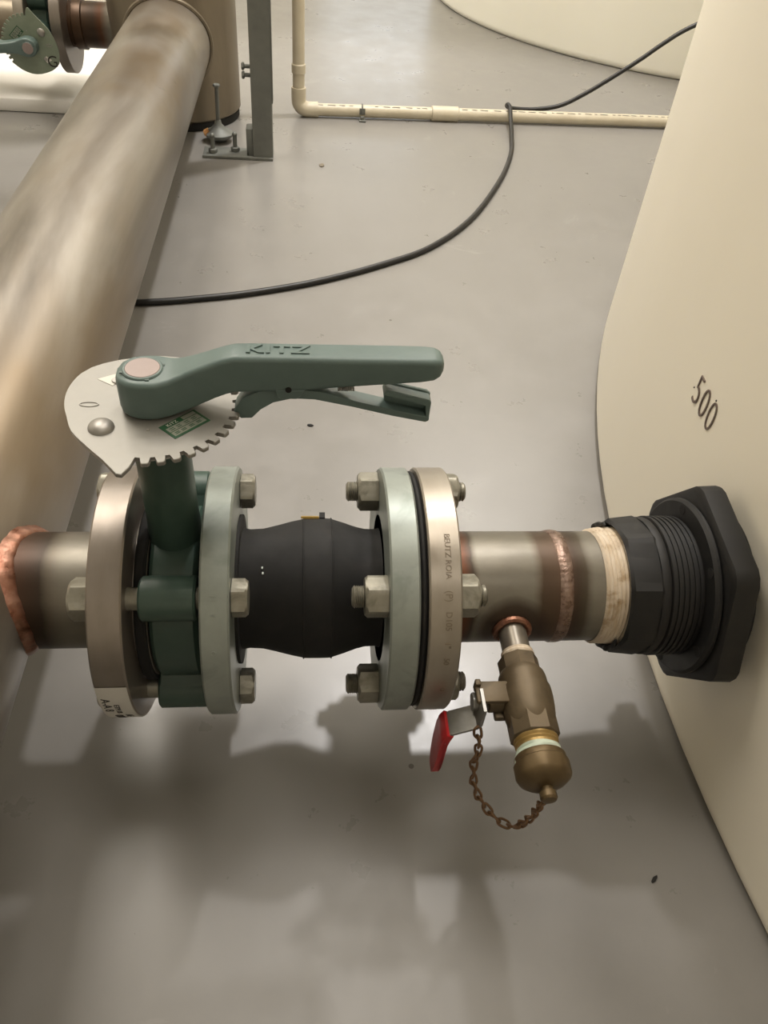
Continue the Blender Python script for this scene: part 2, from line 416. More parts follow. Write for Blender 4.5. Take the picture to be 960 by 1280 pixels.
# ================================================================= HEADER PIPE (welded: header, riser, branch stub, flange)
hx, hr, PR = -.289, .087, .04445
NR = Vector((0, -.643, .766))
hd = thing('header_pipe', 'thick stained stainless header pipe running diagonally from lower left to the back', 'pipe', (hx, .6, 0))
b = B(); lathe(b, (hx, -.75, 0), (0, 1, 0), [(0, hr)] + [(i*.05, hr) for i in range(1, 45)] + [(2.26, hr)], 96); obj('header_tube', b, m_header, hd, label='beige stained stainless tube')
ry, rr_ = 1.61, .1365
b = B(); lathe(b, (hx, ry, -.152), (0, 0, 1), [(0, rr_-.004), (.004, rr_), (1.7, rr_)], 96); obj('riser_tube', b, m_riser, hd, label='wide brown-stained vertical tube')
b = B(); pts = []
for i in range(96):
    t = 2*pi*i/96; x = hr*cos(t); z = hr*sin(t)
    pts.append((hx+x*1.03, ry - sqrt(rr_**2 - x*x) - .001, z*1.03))
tube(b, pts, .005, 8, True); obj('weld_bead', b, m_riser, hd, label='brown weld bead round the far end')
b = B(); box(b, (hx-.02, -.75, 0), (hx+.02, -.745, .01)); b.free()
# near branch stub
m_stub = stain_pipe('branch stub stainless', [(-.21, S(90,60,42)+(1.,)), (-.186, S(60,46,34)+(.95,)), (-.176, S(96,84,68)+(.5,)), (-.165, S(140,130,116)+(0.,)), (-.152, S(140,130,116)+(0.,)), (-.142, S(120,104,80)+(.5,))], -.21, -.14)
# texture uses object space of the header: shift stops by its root
def shifted(stops, dx): return [(p-dx, c) for p, c in stops]
m_stub = stain_pipe('branch stub stainless', shifted([(-.205, S(84,58,42)+(1.,)), (-.188, S(58,44,33)+(.95,)), (-.180, S(92,80,64)+(.55,)), (-.168, S(140,130,116)+(0.,)), (-.155, S(140,130,116)+(0.,)), (-.143, S(120,104,80)+(.45,))], hx), -.205-hx, -.143-hx)
b = B(); lathe(b, (0, 0, 0), (1, 0, 0), [(-.25+i*.0108, PR) for i in range(11)], 96); obj('branch_tube', b, m_stub, hd, label='short grey stainless branch')
b = B(); rings = []; nn_ = 160
for i in range(nn_):
    t = 2*pi*i/nn_; ring = []
    k = 1 + .05*sin(t*13) + .03*sin(t*31+1)
    for j in range(7):
        f = j/6; rad_ = PR - .0006 + .0062*k*(1-f)**1.15; y = rad_*cos(t); z = rad_*sin(t)
        zz = max(-hr+.0005, min(hr-.0005, z)); xs = hx + sqrt(hr*hr - zz*zz)
        xc = hx + sqrt(hr*hr - (PR*sin(t))**2)
        ring.append(b.verts.new((xs*(1-f) + (xc+.0070*k)*f + .0016*sin(pi*f) - (.001 if j == 0 else 0), y, z)))
    rings.append(ring)
for A, C in zip(rings, rings[1:]+rings[:1]):
    for j in range(6): b.faces.new((A[j], A[j+1], C[j+1], C[j]))
obj('weld_bead', b, m_weld, hd, label='copper coloured weld bead', smooth=80)
b = B(); disc(b, (0, 0, 0), (1, 0, 0), -.1425, -.1197, .0952, .0012, 128, .030)
disc(b, (0, 0, 0), (1, 0, 0), -.1197, -.1180, .0635, .0004, 96, .040)
lathe(b, (0, 0, 0), (1, 0, 0), [(-.146, PR+.001), (-.1425, PR+.0045)], 96, False)
fl1 = obj('flange', b, m_ss, hd, label='grey brushed steel flange')
def rimwrap(x0, R, t0):
    """text on a flange rim: reading runs round the rim, letters' up points to +x"""
    def fn(x, y, z):
        t = t0 - x/R; r = R + z; return (x0 + y, -sin(t)*r, cos(t)*r)
    return fn
# label on the lower near quarter of the rim
b = B(); R = .0955; A0, A1, n = radians(84), radians(152), 24
for x0, x1 in ((-.1418, -.1206),):
    vs = []
    for i in range(n+1):
        t = A0 + (A1-A0)*i/n
        vs.append([b.verts.new((x, -sin(t)*r, cos(t)*r)) for x, r in ((x0, R-.0006), (x0, R+.0002), (x1, R+.0002), (x1, R-.0006))])
    for p, q_ in zip(vs, vs[1:]):
        for k in range(3): b.faces.new((p[k], p[k+1], q_[k+1], q_[k]))
lb = obj('paper_label', b, m_paper, fl1, label='white paper label with small black print')
def rimtext(s, size, x0, tdeg, R, flip=1, depth=.0003, sp=1.0):
    def fn(x, y, z):
        t = radians(tdeg) + flip*x/R; r = R + z
        return (x0 + flip*y, -sin(t)*r, cos(t)*r)
    return text_bm(s, size, depth, fn, sp)
b = B()
parts = [rimtext('A-A 8', .0085, -.1372, 98, R+.0003), rimtext('ETP11B', .0052, -.1310, 102, R+.0003), rimtext('00RH', .0085, -.1335, 116, R+.0003), rimtext('AE', .007, -.1262, 112, R+.0003)]
for p in parts:
    me = bpy.data.meshes.new('tmp'); p.to_mesh(me); p.free(); b.from_mesh(me); bpy.data.meshes.remove(me)
t_ = obj('label_print', b, m_ink, hd); t_['label'] = 'black print on the white flange label'
# far branch: out of the riser to the left
FY = ry
m_farstub = stain_pipe('far branch stainless', [(-.20, S(90,66,46)+(1.,)), (-.165, S(70,52,38)+(.95,)), (-.150, S(104,66,42)+(1.,)), (-.128, S(120,110,96)+(.1,)), (-.10, S(120,110,96)+(.3,)), (-.09, S(80,60,44)+(1.,))], -.25, -.08)
b = B(); lathe(b, (0, FY, 0), (-1, 0, 0), [(.40, PR+.004), (.425, PR+.004), (.432, PR), (.51, PR)], 64)
lathe(b, (0, FY, 0), (-1, 0, 0), [(.478, PR), (.480, PR+.004), (.498, PR+.004), (.500, PR)], 64); obj('branch_tube', b, m_farstub, hd, label='dark brown-stained far branch')
VX2 = -.556
b = B(); disc(b, (0, FY, 0), (-1, 0, 0), .5080, .5300, .0952, .0012, 96, .03); obj('flange', b, m_ss, hd, label='far flange beside the distant valve')

# ================================================================= BUTTERFLY VALVE
VX = -.0925
HX = -.0955     # centre of stem / plate
def build_valve():
    t = thing('butterfly_valve', 'near green butterfly valve with toothed plate and teal lever, clamped between two grey flanges', 'valve', (VX, 0, 0))
    b = B(); disc(b, (0, 0, 0), (1, 0, 0), -.1085, -.0750, .0660, .003, 96, .037)
    # stem bore reinforcement at the bottom
    cyl(b, (VX, 0, -.05), (VX, 0, -.082), .017, 32, .003)
    obj('body_ring', b, m_green, t)
    for q in range(4):
        a = radians(45+90*q); y, z = -.0762*sin(a), .0762*cos(a)
        b = B(); disc(b, (0, y, z), (1, 0, 0), -.1105, -.0730, .0155, .0015, 40)
        # web down to the ring
        r0 = Vector((0, y, z))*(.052/.0762); s = Vector((0, -z, y)).normalized()*.0150
        c0 = Vector((-.1090, 0, 0)); P = [c0 + r0 - s, c0 + r0 + s, c0 + Vector((0, y, z)) + s, c0 + Vector((0, y, z)) - s]
        prism(b, P, (.0345, 0, 0), .001)
        obj('lug', b, m_green, t)
    b = B(); lathe(b, (VX, 0, 0), (0, 0, 1), [(.045, .0195), (.060, .0190), (.085, .0180), (.150, .0180), (.158, .0195), (.1685, .0195)], 64)
    obj('neck', b, m_green, t)
    b = B(); lathe(b, (VX-.004, 0, 0), (0, 0, 1), [(.155, .018), (.1735, .018)], 48); obj('mounting_pad', b, m_green, t)
    b = B(); disc(b, (0, 0, 0), (1, 0, 0), -.1178, -.1100, .0690, .0015, 96, .038); disc(b, (0, 0, 0), (1, 0, 0), -.0750, -.0705, .0615, .001, 96, .038)  # left liner made wider so its dark colour stands for shade on the flange
    obj('seat_liner_gap_shade', b, m_dark, t, label='black rubber seat liner, widened to paint the shade in the flange gap')
    b = B(); disc(b, (0, 0, 0), (1, 0, 0), -.1118, -.1095, .0650, .0006, 96, .060); obj('seat_ring', b, m_ss, t, label='thin bright steel ring')
    b = B(); disc(b, (VX, 0, 0), Vector((1, .0, 0)), -.003, .003, .037, .002, 64); cyl(b, (VX, 0, -.037), (VX, 0, .16), .006, 20)
    obj('disc', b, m_ss, t)
    # ---- throttle plate, outline in plan about the stem
    zP, th = .1735, .0030
    out = []
    def pol(deg, r): return (HX + r*cos(radians(deg)), r*sin(radians(deg)), zP)
    out += [(-.1025, -.0648, zP), (-.1058, -.0640, zP)]
    out += [(-.1150, -.0520, zP), (-.1262, -.0400, zP), (-.1375, -.0262, zP), (-.1432, -.0120, zP), (-.1468, -.0010, zP), (-.1482, .0120, zP), (-.1462, .0255, zP), (-.1410, .0365, zP), (-.1320, .0440, zP), (-.1215, .0490, zP)]
    for d in range(110, 45, -10): out.append(pol(d, .0545))
    # teeth: clockwise from the lever side round to the tab
    d = 42.0; pitch = 9.6
    while d > -86:
        out += [pol(d, .0545), pol(d-1.2, .0555), pol(d-4.6, .0555), pol(d-5.4, .0545), pol(d-5.6, .0498), pol(d-9.4, .0498)]
        d -= pitch
    out += [pol(d+.2, .0498), (-.0990, -.0580, zP)]
    b = B(); prism(b, smooth_path([Vector(p) for p in out[2:12]], 3) and ([Vector(p) for p in out[:2]] + smooth_path([Vector(p) for p in out[2:12]], 3) + [Vector(p) for p in out[12:]]), (0, 0, th), .0004)
    pl = obj('throttle_plate', b, m_plate, t, label='light zinc notched quadrant plate')
    b = B(); zt = zP+th; prof = [(0, .0078)] + [(.0046*sin(radians(a)), .0078*cos(radians(a))) for a in (15, 30, 45, 60, 75)] + [(.0046, 0)]
    lathe(b, (-.1209, -.0229, zt), (0, 0, 1), prof, 40); obj('rivet', b, m_rivet, pl, label='domed rivet head')
    b = B(); lathe(b, (.0085+HX-.0005, .0215, zt), (0, 0, 1), [(0, .006), (.004, .006)], 6); obj('rivet', b, m_zinc, pl) if False else b.free()
    # pressed oval 0 mark
    b = B(); tube(b, [(-.1321+.0055*cos(a), -.0003+.0022*sin(a), zt) for a in [2*pi*i/28 for i in range(28)]], .0006, 6, True); obj('stamped_mark', b, m_plate, pl, label='small pressed oval mark')
    b = B(); prism(b, [(-.1320, .0265, zt), (-.1215, .0195, zt), (-.1175, .0260, zt), (-.1215, .0325, zt)], (0, 0, .0003)); obj('pointer_mark', b, m_white, pl, label='white diamond mark')
    b = B(); disc(b, (-.1195, .0250, zt), (0, 0, 1), 0, .0012, .0034, .0003, 20); obj('pin', b, m_rivet, pl)
    # label: green border, pale fields
    o_, e1, e2 = Vector((-.0875, -.0225, zt)), Vector((.0190, .0182, 0)), Vector((.0110, -.0105, 0))
    b = B(); prism(b, [o_, o_+e1, o_+e1+e2, o_+e2], (0, 0, .00035)); pr = obj('name_label', b, m_lblgreen, pl, label='small rectangular label with green border')
    def q4(u0, v0, u1, v1): return [o_ + e1*u + e2*v + Vector((0, 0, .0004)) for u, v in ((u0, v0), (u1, v0), (u1, v1), (u0, v1))]
    b = B()
    for r_ in ((.06, .30, .94, .58), (.06, .62, .94, .90), (.58, .06, .94, .26)): prism(b, q4(*r_), (0, 0, .0001))
    obj('label_print', b, m_lblface, pl)
    e1n, e2n = e1.normalized(), -e2.normalized(); c_ = o_ + e1*.30 + e2*.16 + Vector((0, 0, .0005))
    b = text_bm('KITZ', .0034, .0001, lambda x, y, z: c_ + e1n*x + e2n*y + Vector((0, 0, z)), 1.1); obj('label_print', b, m_white, pl)
    b = B()
    for v in (.40, .50, .72, .80):
        for u in (.12, .30, .52, .72): prism(b, [o_ + e1*uu + e2*vv + Vector((0, 0, .00055)) for uu, vv in ((u, v-.02), (u+.12, v-.02), (u+.12, v+.02), (u, v+.02))], (0, 0, .00005))
    obj('label_print', b, m_lblgreen, pl)
    b = B(); disc(b, (-.0935, -.0245, zt), (0, 0, 1), 0, .0006, .0010, .0002, 12); obj('rivet', b, m_rivet, pl)
    # ---- lever: section swept along x: (x, z_bottom, z_top, half width)
    sec = [(-.1118, .1780, .2010, .0060), (-.1095, .1772, .2020, .0108), (-.1040, .1768, .2028, .0150), (-.0965, .1766, .2030, .0168), (-.0885, .1768, .2030, .0165),
           (-.0815, .1774, .2036, .0142), (-.0755, .1785, .2052, .0120), (-.0680, .1812, .2082, .0104), (-.0600, .1850, .2114, .0096), (-.0520, .1888, .2146, .0092), (-.0455, .1915, .2168, .0092),
           (-.0415, .1926, .2178, .0093), (-.0300, .1932, .2182, .0094), (-.0150, .1936, .2183, .0094), (.0, .1950, .2184, .0094), (.0250, .1978, .2185, .0095), (.0500, .2002, .2186, .0096), (.0700, .2022, .2186, .0096), (.0780, .2034, .2182, .0092), (.0820, .2054, .2170, .0078), (.0838, .2080, .2148, .0050)]
    b = B(); rings = []
    def lerp_sec(s):
        out = []
        for i in range(len(s)-1):
            p0 = s[max(i-1, 0)]; p1 = s[i]; p2 = s[i+1]; p3 = s[min(i+2, len(s)-1)]
            for k in range(3):
                t = k/3; out.append([p1[j] + (p2[j]-p1[j])*t if j == 0 else 0.5*((2*p1[j]) + (p2[j]-p0[j])*t*.8 + (2*p1[j]*0 + (-6*p1[j]+6*p2[j]) - (p2[j]-p0[j])*.8*2 - (p3[j]-p1[j])*.8)*t*t + ((4*p1[j]-4*p2[j]) + (p2[j]-p0[j])*.8 + (p3[j]-p1[j])*.8)*t**3) for j in range(4)])
        return out + [list(s[-1])]
    for (x, z0, z1, hw) in lerp_sec(sec):
        ring = []; h = (z1-z0)/2; zc = (z0+z1)/2; er = min(.0034, hw*.6, h*.6)
        for (sx, sz, a0) in ((1, 1, 0), (-1, 1, 90), (-1, -1, 180), (1, -1, 270)):
            for k in range(5):
                a = radians(a0 + k*22.5)
                ring.append(b.verts.new((x, sx*(hw-er) + er*cos(a), zc + sz*(h-er) + er*sin(a))))
        rings.append(ring)
    for A, C in zip(rings, rings[1:]):
        for i in range(20): b.faces.new((A[i], A[(i+1) % 20], C[(i+1) % 20], C[i]))
    b.faces.new(rings[0]); b.faces.new(rings[-1])
    lv = obj('lever', b, m_lever, t, smooth=42, label='teal painted lever arm')
    b = B(); disc(b, (HX-.001, .0002, .2026), (0, 0, 1), 0, .0014, .0122, .0008, 48, .0104); obj('cap_rim', b, m_lever, lv)
    b = B(); disc(b, (HX-.001, .0002, .2028), (0, 0, 1), 0, .0014, .0106, .0006, 48); obj('stem_cap', b, m_silver, lv, label='pale pinkish stem end')
    b = B()
    for k in range(4):
        a = radians(20+90*k); box(b, (HX-.001+.0122*cos(a)-.0012, .0122*sin(a)-.0008, .2030), (HX-.001+.0122*cos(a)+.0012, .0122*sin(a)+.0008, .2036))
    obj('crimp_tab', b, m_green, lv)
    b = text_bm('KITZ', .0118, .0012, lambda x, y, z: (-.0165+x*1.35, -.0002+y*.95, .21865+z*.7), 1.15, off=.0003); obj('embossed_name', b, m_lever, lv, label='raised lettering KITZ')
    b = B(); cyl(b, (-.0100, -.0100, .1965), (-.0100, -.0085, .1965), .0019, 20); obj('pivot_hole_shade', b, m_dark, lv)  # small dark disc paints the shade of a hole in the lever side
    b = B(); prism(b, [(x, -.0093, z) for x, z in ((-.0180, .1960), (-.0170, .1910), (-.0150, .1893), (-.0050, .1893), (-.0030, .1910), (.000, .1960))], (0, .0186, 0), .0006); obj('pivot_boss', b, m_lever, lv)
    # trigger: pawl at the plate and tail below the grip
    prof = [(-.0425, .1802), (-.0438, .1765), (-.0400, .1712), (-.0330, .1716), (-.0280, .1790), (-.0200, .1846), (-.0080, .1880), (.0060, .1868), (.0300, .1815), (.0560, .1748), (.0770, .1700), (.0790, .1712), (.0792, .1742), (.0560, .1795), (.0300, .1862), (.0100, .1925), (-.0100, .1945), (-.0280, .1920), (-.0380, .1870)]
    b = B(); prism(b, [(x, -.0055, z) for x, z in prof], (0, .0110, 0), .0007, 2); tr = obj('trigger', b, m_lever, t, label='spring trigger with pawl')
    b = B(); prism(b, [(x, .0025, z) for x, z in ((.0500, .1800), (.0790, .1728), (.0792, .1868), (.0770, .1885), (.0505, .1952), (.0490, .1940))], (0, .0028, 0), .0005); box(b, (.052, -.0052, .1722), (.078, .0045, .1748)) if False else None
    obj('trigger_wall', b, m_lever, tr)
    b = B(); prism(b, [(x, -.0052, z) for x, z in ((.0485, .1905), (.0500, .1945), (.0780, .1872), (.0792, .1852), (.0790, .1742), (.0765, .1735), (.0765, .1835))], (0, .0104, 0), .0006); obj('thumb_rest', b, m_lever, tr, label='lighter ribbed thumb rest')
    b = B(); tube(b, smooth_path([(.020+.010*i/40, .0035*cos(i*1.2), .1932+.0020*sin(i*1.2)) for i in range(41)], 2), .0006, 6); obj('spring', b, m_rivet, tr, label='small steel spring')
    return t
valve = build_valve()
far = copy_tree(valve)
tag(far, 'distant green butterfly valve at the top left corner, its greenish plate facing the camera', 'valve')
far.location = Vector((VX2, FY, AX))
far.rotation_euler = (Matrix.Rotation(radians(90), 3, 'X') @ Matrix.Rotation(radians(180), 3, 'Z')).to_euler()
for o in [o for o in COL.objects if o.parent == far]:
    if o.name.startswith('throttle_plate'):
        o['label'] = 'greenish notched quadrant plate'; o.data = o.data.copy(); o.data.materials[0] = m_farplate
# G mark on the far plate (flat print, faces -y)
b = text_bm('G', .030, .0006, lambda x, y, z: (VX2+.040+x, FY-.1766-z, -.030+y)); bmesh.ops.recalc_face_normals(b, faces=b.faces)
for v in b.verts: v.co -= Vector((VX2, FY, 0))
me = bpy.data.meshes.new('plate_letter'); b.to_mesh(me); b.free(); me.materials.append(m_ink)
pl_far = [o for o in COL.objects if o.parent == far and o.name.startswith('throttle_plate')][0]
inv = (Matrix.Rotation(radians(90), 4, 'X') @ Matrix.Rotation(radians(180), 4, 'Z')).inverted()
me.transform(inv); g = bpy.data.objects.new('plate_letter', me); COL.objects.link(g); g.parent = pl_far; g['label'] = 'black letter G'

# far pipe beyond that valve, with its own flange
t = thing('outlet_pipe', 'distant grey pipe and flange at the top left edge beyond the far valve', 'pipe', (-.80, FY, 0))
b = B(); lathe(b, (0, FY, 0), (-1, 0, 0), [(.60, PR), (.66, PR+.0), (.70, PR+.016), (.76, PR+.016), (.80, PR), (1.05, PR)], 64); obj('pipe_tube', b, m_riser, t)
b = B(); disc(b, (0, FY, 0), (-1, 0, 0), .5810, .6015, .0952, .0012, 96, .03); obj('flange', b, m_ss2, t)

# ================================================================= RUBBER EXPANSION JOINT
ej = thing('expansion_joint', 'black rubber expansion joint with two pale galvanised flanges between valve and outlet pipe', 'expansion joint', (.005, 0, 0))
prof = [(-.0530, .058), (-.0478, .058), (-.0478, .0470), (-.042, .0462), (-.032, .0468), (-.022, .0492), (-.010, .0524), (-.002, .0541), (-.0005, .0547), (.012, .0549), (.020, .0547), (.0215, .0541), (.030, .0515), (.040, .0480), (.047, .0464), (.0545, .0462), (.0578, .0470), (.0578, .058), (.062, .058)]
b = B(); lathe(b, (0, 0, 0), (1, 0, 0), prof, 128, False)
rb = obj('rubber_bellows', b, m_rubber, ej, smooth=40, label='ball shaped black rubber body')
b = B()
for x, r in ((-.0010, .0549), (.0205, .0549)): tube(b, [(x, -sin(a)*r, cos(a)*r) for a in [2*pi*i/96 for i in range(96)]], .0005, 6, True)
obj('mould_line', b, m_rubber, ej)
b = B()
for x, dg in ((-.031, 22), (-.0305, 27)):
    a = radians(dg); c_ = Vector((x, -sin(a)*.0475, cos(a)*.0475)); box(b, c_-Vector((.0006, .0010, .001)), c_+Vector((.0006, .0010, .0003)))
obj('paint_fleck', b, m_galv, ej)
b = B(); a0 = radians(-36); R = .0551; vs = []
for i in range(9):
    a = radians(-47 + 10*i/8); vs.append([b.verts.new((x, -sin(a)*r, cos(a)*r)) for x, r in ((-.003, R), (-.003, R+.0016), (.011, R+.0016), (.011, R))])
for p, q_ in zip(vs, vs[1:]):
    for k in range(4): b.faces.new((p[k], p[(k+1) % 4], q_[(k+1) % 4], q_[k]))
b.faces.new(vs[0]); b.faces.new(vs[-1]); obj('foil_tag', b, m_gold, ej, label='gold foil tag on top')
b = B(); a = radians(-42); c_ = Vector((.0135, -sin(a)*(R+.001), cos(a)*(R+.001))); box(b, c_-Vector((.0022, .003, .002)), c_+Vector((.0022, .003, .002))); obj('tag_clip', b, m_dark, ej)
for x0, x1 in ((-.0700, -.0500), (.0578, .0788)):
    b = B(); disc(b, (0, 0, 0), (1, 0, 0), x0, x1, .0952, .0014, 128, .0475)
    f_ = obj('flange', b, m_galv, ej, label='pale galvanised ring flange')
    if x0 < 0:
        for s, td, sz in (('H', 44, .006), ('V', 51, .005), ('C', 67, .005)):
            obj('stamped_letter', rimtext(s, sz, -.0610, td, .0953, depth=.0008), m_galv, f_)
b = B(); disc(b, (0, 0, 0), (1, 0, 0), .0788, .0845, .0925, .002, 96, .045); obj('sealing_face', b, m_rubber, ej, label='black rubber sealing face')

# ================================================================= OUTLET PIPE (flange, pipe, weld, nipple, tape)
op = thing('outlet_pipe', 'grey stainless pipe with brown weld bands between stamped flange and black tank fitting', 'pipe', (.17, 0, 0))
dx = .17
m_out = stain_pipe('outlet stainless', shifted([(.110, S(70,48,34)+(1.,)), (.119, S(120,72,44)+(1.,)), (.126, S(66,50,36)+(.9,)), (.131, S(120,110,92)+(0.,)), (.172, S(110,96,76)+(0.,)), (.180, S(84,64,46)+(.95,)), (.190, S(94,74,57)+(1.,)), (.198, S(102,76,60)+(1.,)), (.207, S(74,58,44)+(1.,)), (.214, S(78,66,50)+(.9,)), (.221, S(120,112,98)+(0.,))], dx), .108-dx, .226-dx, [(.1590-dx, -PR, 0, .012, .031)])
b = B(); lathe(b, (0, 0, 0), (1, 0, 0), [(.104+i*.006, PR) for i in range(24)] + [(.2485, PR-.001)], 96); obj('pipe_tube', b, m_out, op, label='matt stainless tube')
m_bead = M('grey brown weld bead', S(126,98,82), S(176,152,138), 120, .30, .1, .6, .6, .001, c3=S(110,72,54), s3=45)
b = B(); lathe(b, (0, 0, 0), (1, 0, 0), [(.1925, PR-.001), (.1940, PR+.0007), (.1985, PR+.0012), (.2030, PR+.0007), (.2045, PR-.001)], 240, False, wob=lambda d, t: .002*sin(t*70)+.004*sin(t*9+d*400)); obj('weld_bead', b, m_bead, op, smooth=80, label='silvery brown weld bead')
b = B(); lathe(b, (0, 0, 0), (1, 0, 0), [(.1075, PR+.006), (.112, PR+.004), (.116, PR)], 96, False, wob=lambda d, t: .01*sin(t*60)); obj('weld_bead', b, m_weld, op)
b = B(); disc(b, (0, 0, 0), (1, 0, 0), .0845, .1075, .0955, .0012, 128, .040); f4 = obj('flange', b, m_ss2, op, label='warm stainless flange with stamped lettering on its rim')
for s, td, sz in (('BEUTZ ROIA', 27.3, .0058), ('(P)', 44, .0070), ('D105', 54.5, .0062), ('1"', 65, .0062), ('50', 73, .0058), ('12', 90, .004)):
    obj('stamped_letters', rimtext(s, sz, .0978, td, .0956, depth=.0006), m_stamp, f4)
b = B()
vs = []
for i in range(7):
    a = radians(118+9*i/6); w_ = .0035*sin(pi*(i+.5)/7); vs.append([b.verts.new((x, -sin(a)*r, cos(a)*r)) for x, r in ((.0985-w_, .0953), (.0985-w_, .0956), (.0985+w_, .0956), (.0985+w_, .0953))])
for p, q_ in zip(vs, vs[1:]):
    for k in range(4): b.faces.new((p[k], p[(k+1) % 4], q_[(k+1) % 4], q_[k]))
b.faces.new(vs[0]); b.faces.new(vs[-1]); obj('paint_mark', b, m_red, f4, label='faint red paint mark')
# nipple
NX = .1585
b = B(); lathe(b, (NX, 0, 0), (0, -1, 0), [(.0425, .0107), (.0712, .0107)], 40); obj('nipple', b, m_nip, op, label='small grey stainless nipple')
b = B(); pts = []
for i in range(72):
    t = 2*pi*i/72; x = .0128*cos(t); z = .0128*sin(t); pts.append((NX+x, -sqrt(PR**2-z*z)-.0008, z))
tube(b, pts, .0028, 8, True)
for v in b.verts:
    t = atan2(v.co.z, v.co.x-NX); v.co.y += .0002*sin(t*24)
obj('weld_bead', b, m_weld, op, label='copper coloured bead round the nipple')
b = B(); lathe(b, (NX, 0, 0), (0, -1, 0), [(.0655, .0109), (.0660, .0122), (.0675, .0118), (.0690, .0126), (.0708, .0122), (.0714, .0118)], 40, False); obj('thread_tape', b, m_tape, op, label='cream thread tape at the nipple end')
b = B(); th_ = [(.2290, PR+.0003)]
for i in range(8): th_ += [(.2305+.003*i, PR+.0022+.0003*i), (.2320+.003*i, PR+.0012+.0003*i)]
lathe(b, (0, 0, 0), (1, 0, 0), th_, 96, False, wob=lambda d, t: .006*sin(t*3+d*300)); obj('thread_tape', b, m_tape, op, label='cream thread tape at the tank end')

# ================================================================= BOLTS
def bolt_root(cls, label, cat, x, deg, group):
    a = radians(deg); return thing(cls, label, cat, (x, -.0762*sin(a), .0762*cos(a)), group)
def build_hexbolt(label, deg, ph):
    a = radians(deg); y, z = -.0762*sin(a), .0762*cos(a)
    t = bolt_root('hex_bolt', label, 'bolt', -.096, deg, 'long bolts through the valve flanges'); T = Vector((0, y, z))
    b = B(); cyl(b, (-.158, y, z), (-.0495, y, z), .0079, 24, .001); obj('shank', b, m_nut, t)
    b = B(); nut_bm(b, -.0495, -.0385, .0240, ph); bmesh.ops.translate(b, verts=b.verts, vec=T); obj('bolt_head', b, m_nut, t, smooth=25)
    b = B(); nut_bm(b, -.1428, -.1560, .0262, ph+.3); bmesh.ops.translate(b, verts=b.verts, vec=T); obj('nut', b, m_nut, t, smooth=25)
    return t
def build_stud(label, deg, ph):
    a = radians(deg); y, z = -.0762*sin(a), .0762*cos(a)
    t = bolt_root('stud_bolt', label, 'bolt', .08, deg, 'stud bolts at the outlet flange'); T = Vector((0, y, z))
    b = B(); pr = [(.0325, .0060), (.0340, .0078)]
    for i in range(60): pr += [(.0345+i*.00152, .0080), (.0345+i*.00152+.00076, .0072)]
    pr += [(.1265, .0078), (.1280, .0060)]
    lathe(b, (0, y, z), (1, 0, 0), pr, 20); obj('threaded_rod', b, m_nut, t, smooth=20)
    b = B(); nut_bm(b, .0576, .0415, .0270, ph); bmesh.ops.translate(b, verts=b.verts, vec=T); obj('nut', b, m_nut, t, smooth=25)
    b = B(); nut_bm(b, .1077, .1215, .0270, ph+.2); bmesh.ops.translate(b, verts=b.verts, vec=T); obj('nut', b, m_nut, t, smooth=25)
    return t
for d, ph, w_ in ((45, .12, 'nearest of the long valve bolts, level with the middle of the valve'), (135, .52, 'lower of the long bolts clamping the green valve, with bright hex head'), (-45, .30, 'upper of the long bolts clamping the green valve, behind the neck'), (-135, .1, 'rearmost of the long valve bolts, hidden behind the valve')):
    build_hexbolt('galvanised ' + w_ if 'galv' not in w_ else w_, d, ph)
for d, ph, w_ in ((45, .08, 'galvanised stud with nuts at mid height on the outlet flange pair, nearest the camera'), (135, .55, 'galvanised stud with nuts at the bottom of the outlet flange pair'), (-45, .28, 'galvanised stud with nuts at the top of the outlet flange pair'), (-135, .1, 'galvanised stud with nuts at the back of the outlet flange pair')):
    build_stud(w_, d, ph)

# ================================================================= TANK FITTING
bf = thing('bulkhead_fitting', 'black plastic bulkhead fitting with hexagonal flange on the cream tank wall', 'fitting', (.32, 0, 0))
a, u_, v_ = Vector((1, 0, 0)), NR, Vector((1, 0, 0)).cross(NR)
b = B()
n = 6
def hexring(d, r):
    pts = []
    for i in range(n):
        for s in (-1, 0, 1):
            t = 2*pi*i/n + s*radians(4.5) + radians(-2.5); k = 1.0 if s == 0 else 1.004
            rr = r*(.978 if s else .990)
            pts.append(b.verts.new(Vector((d, 0, 0)) + (u_*cos(t) + v_*sin(t))*rr))
    return pts
R_ = [hexring(.3085, .083), hexring(.3105, .0865), hexring(.3265, .0872), hexring(.3285, .0862)]
for A, C in zip(R_, R_[1:]):
    m_ = len(A)
    for i in range(m_): b.faces.new((A[i], A[(i+1) % m_], C[(i+1) % m_], C[i]))
b.faces.new(R_[0]); b.faces.new(R_[-1]); obj('hex_flange', b, m_black, bf, label='thick black hexagonal flange')
b = B(); disc(b, (0, 0, 0), (1, 0, 0), .3280, .3365, .0680, .001, 96, .04); obj('gasket', b, m_rubber, bf)
b = B(); disc(b, (0, 0, 0), (1, 0, 0), .3020, .3086, .0722, .0022, 96, .05); rf = obj('ring_plate', b, m_black, bf, label='round black ring with bolt holes')
for k in range(6):
    t = radians(-7 + 60*k); c_ = (u_*cos(t) + v_*sin(t))*.0650
    b = B(); cyl(b, Vector((.3016, 0, 0))+c_, Vector((.3030, 0, 0))+c_, .0042, 20); obj('bolt_hole_shade', b, m_dark, rf)  # dark disc paints the shade inside each hole; the ring is not cut
b = B(); pr = [(.2766, .0480), (.2766, .0560)]
for i in range(6): pr += [(.2772+.0042*i, .0571), (.2795+.0042*i, .0571), (.2800+.0042*i, .0560), (.2812+.0042*i, .0560)]
pr += [(.3022, .0572), (.3022, .0480), (.2766, .0480)]
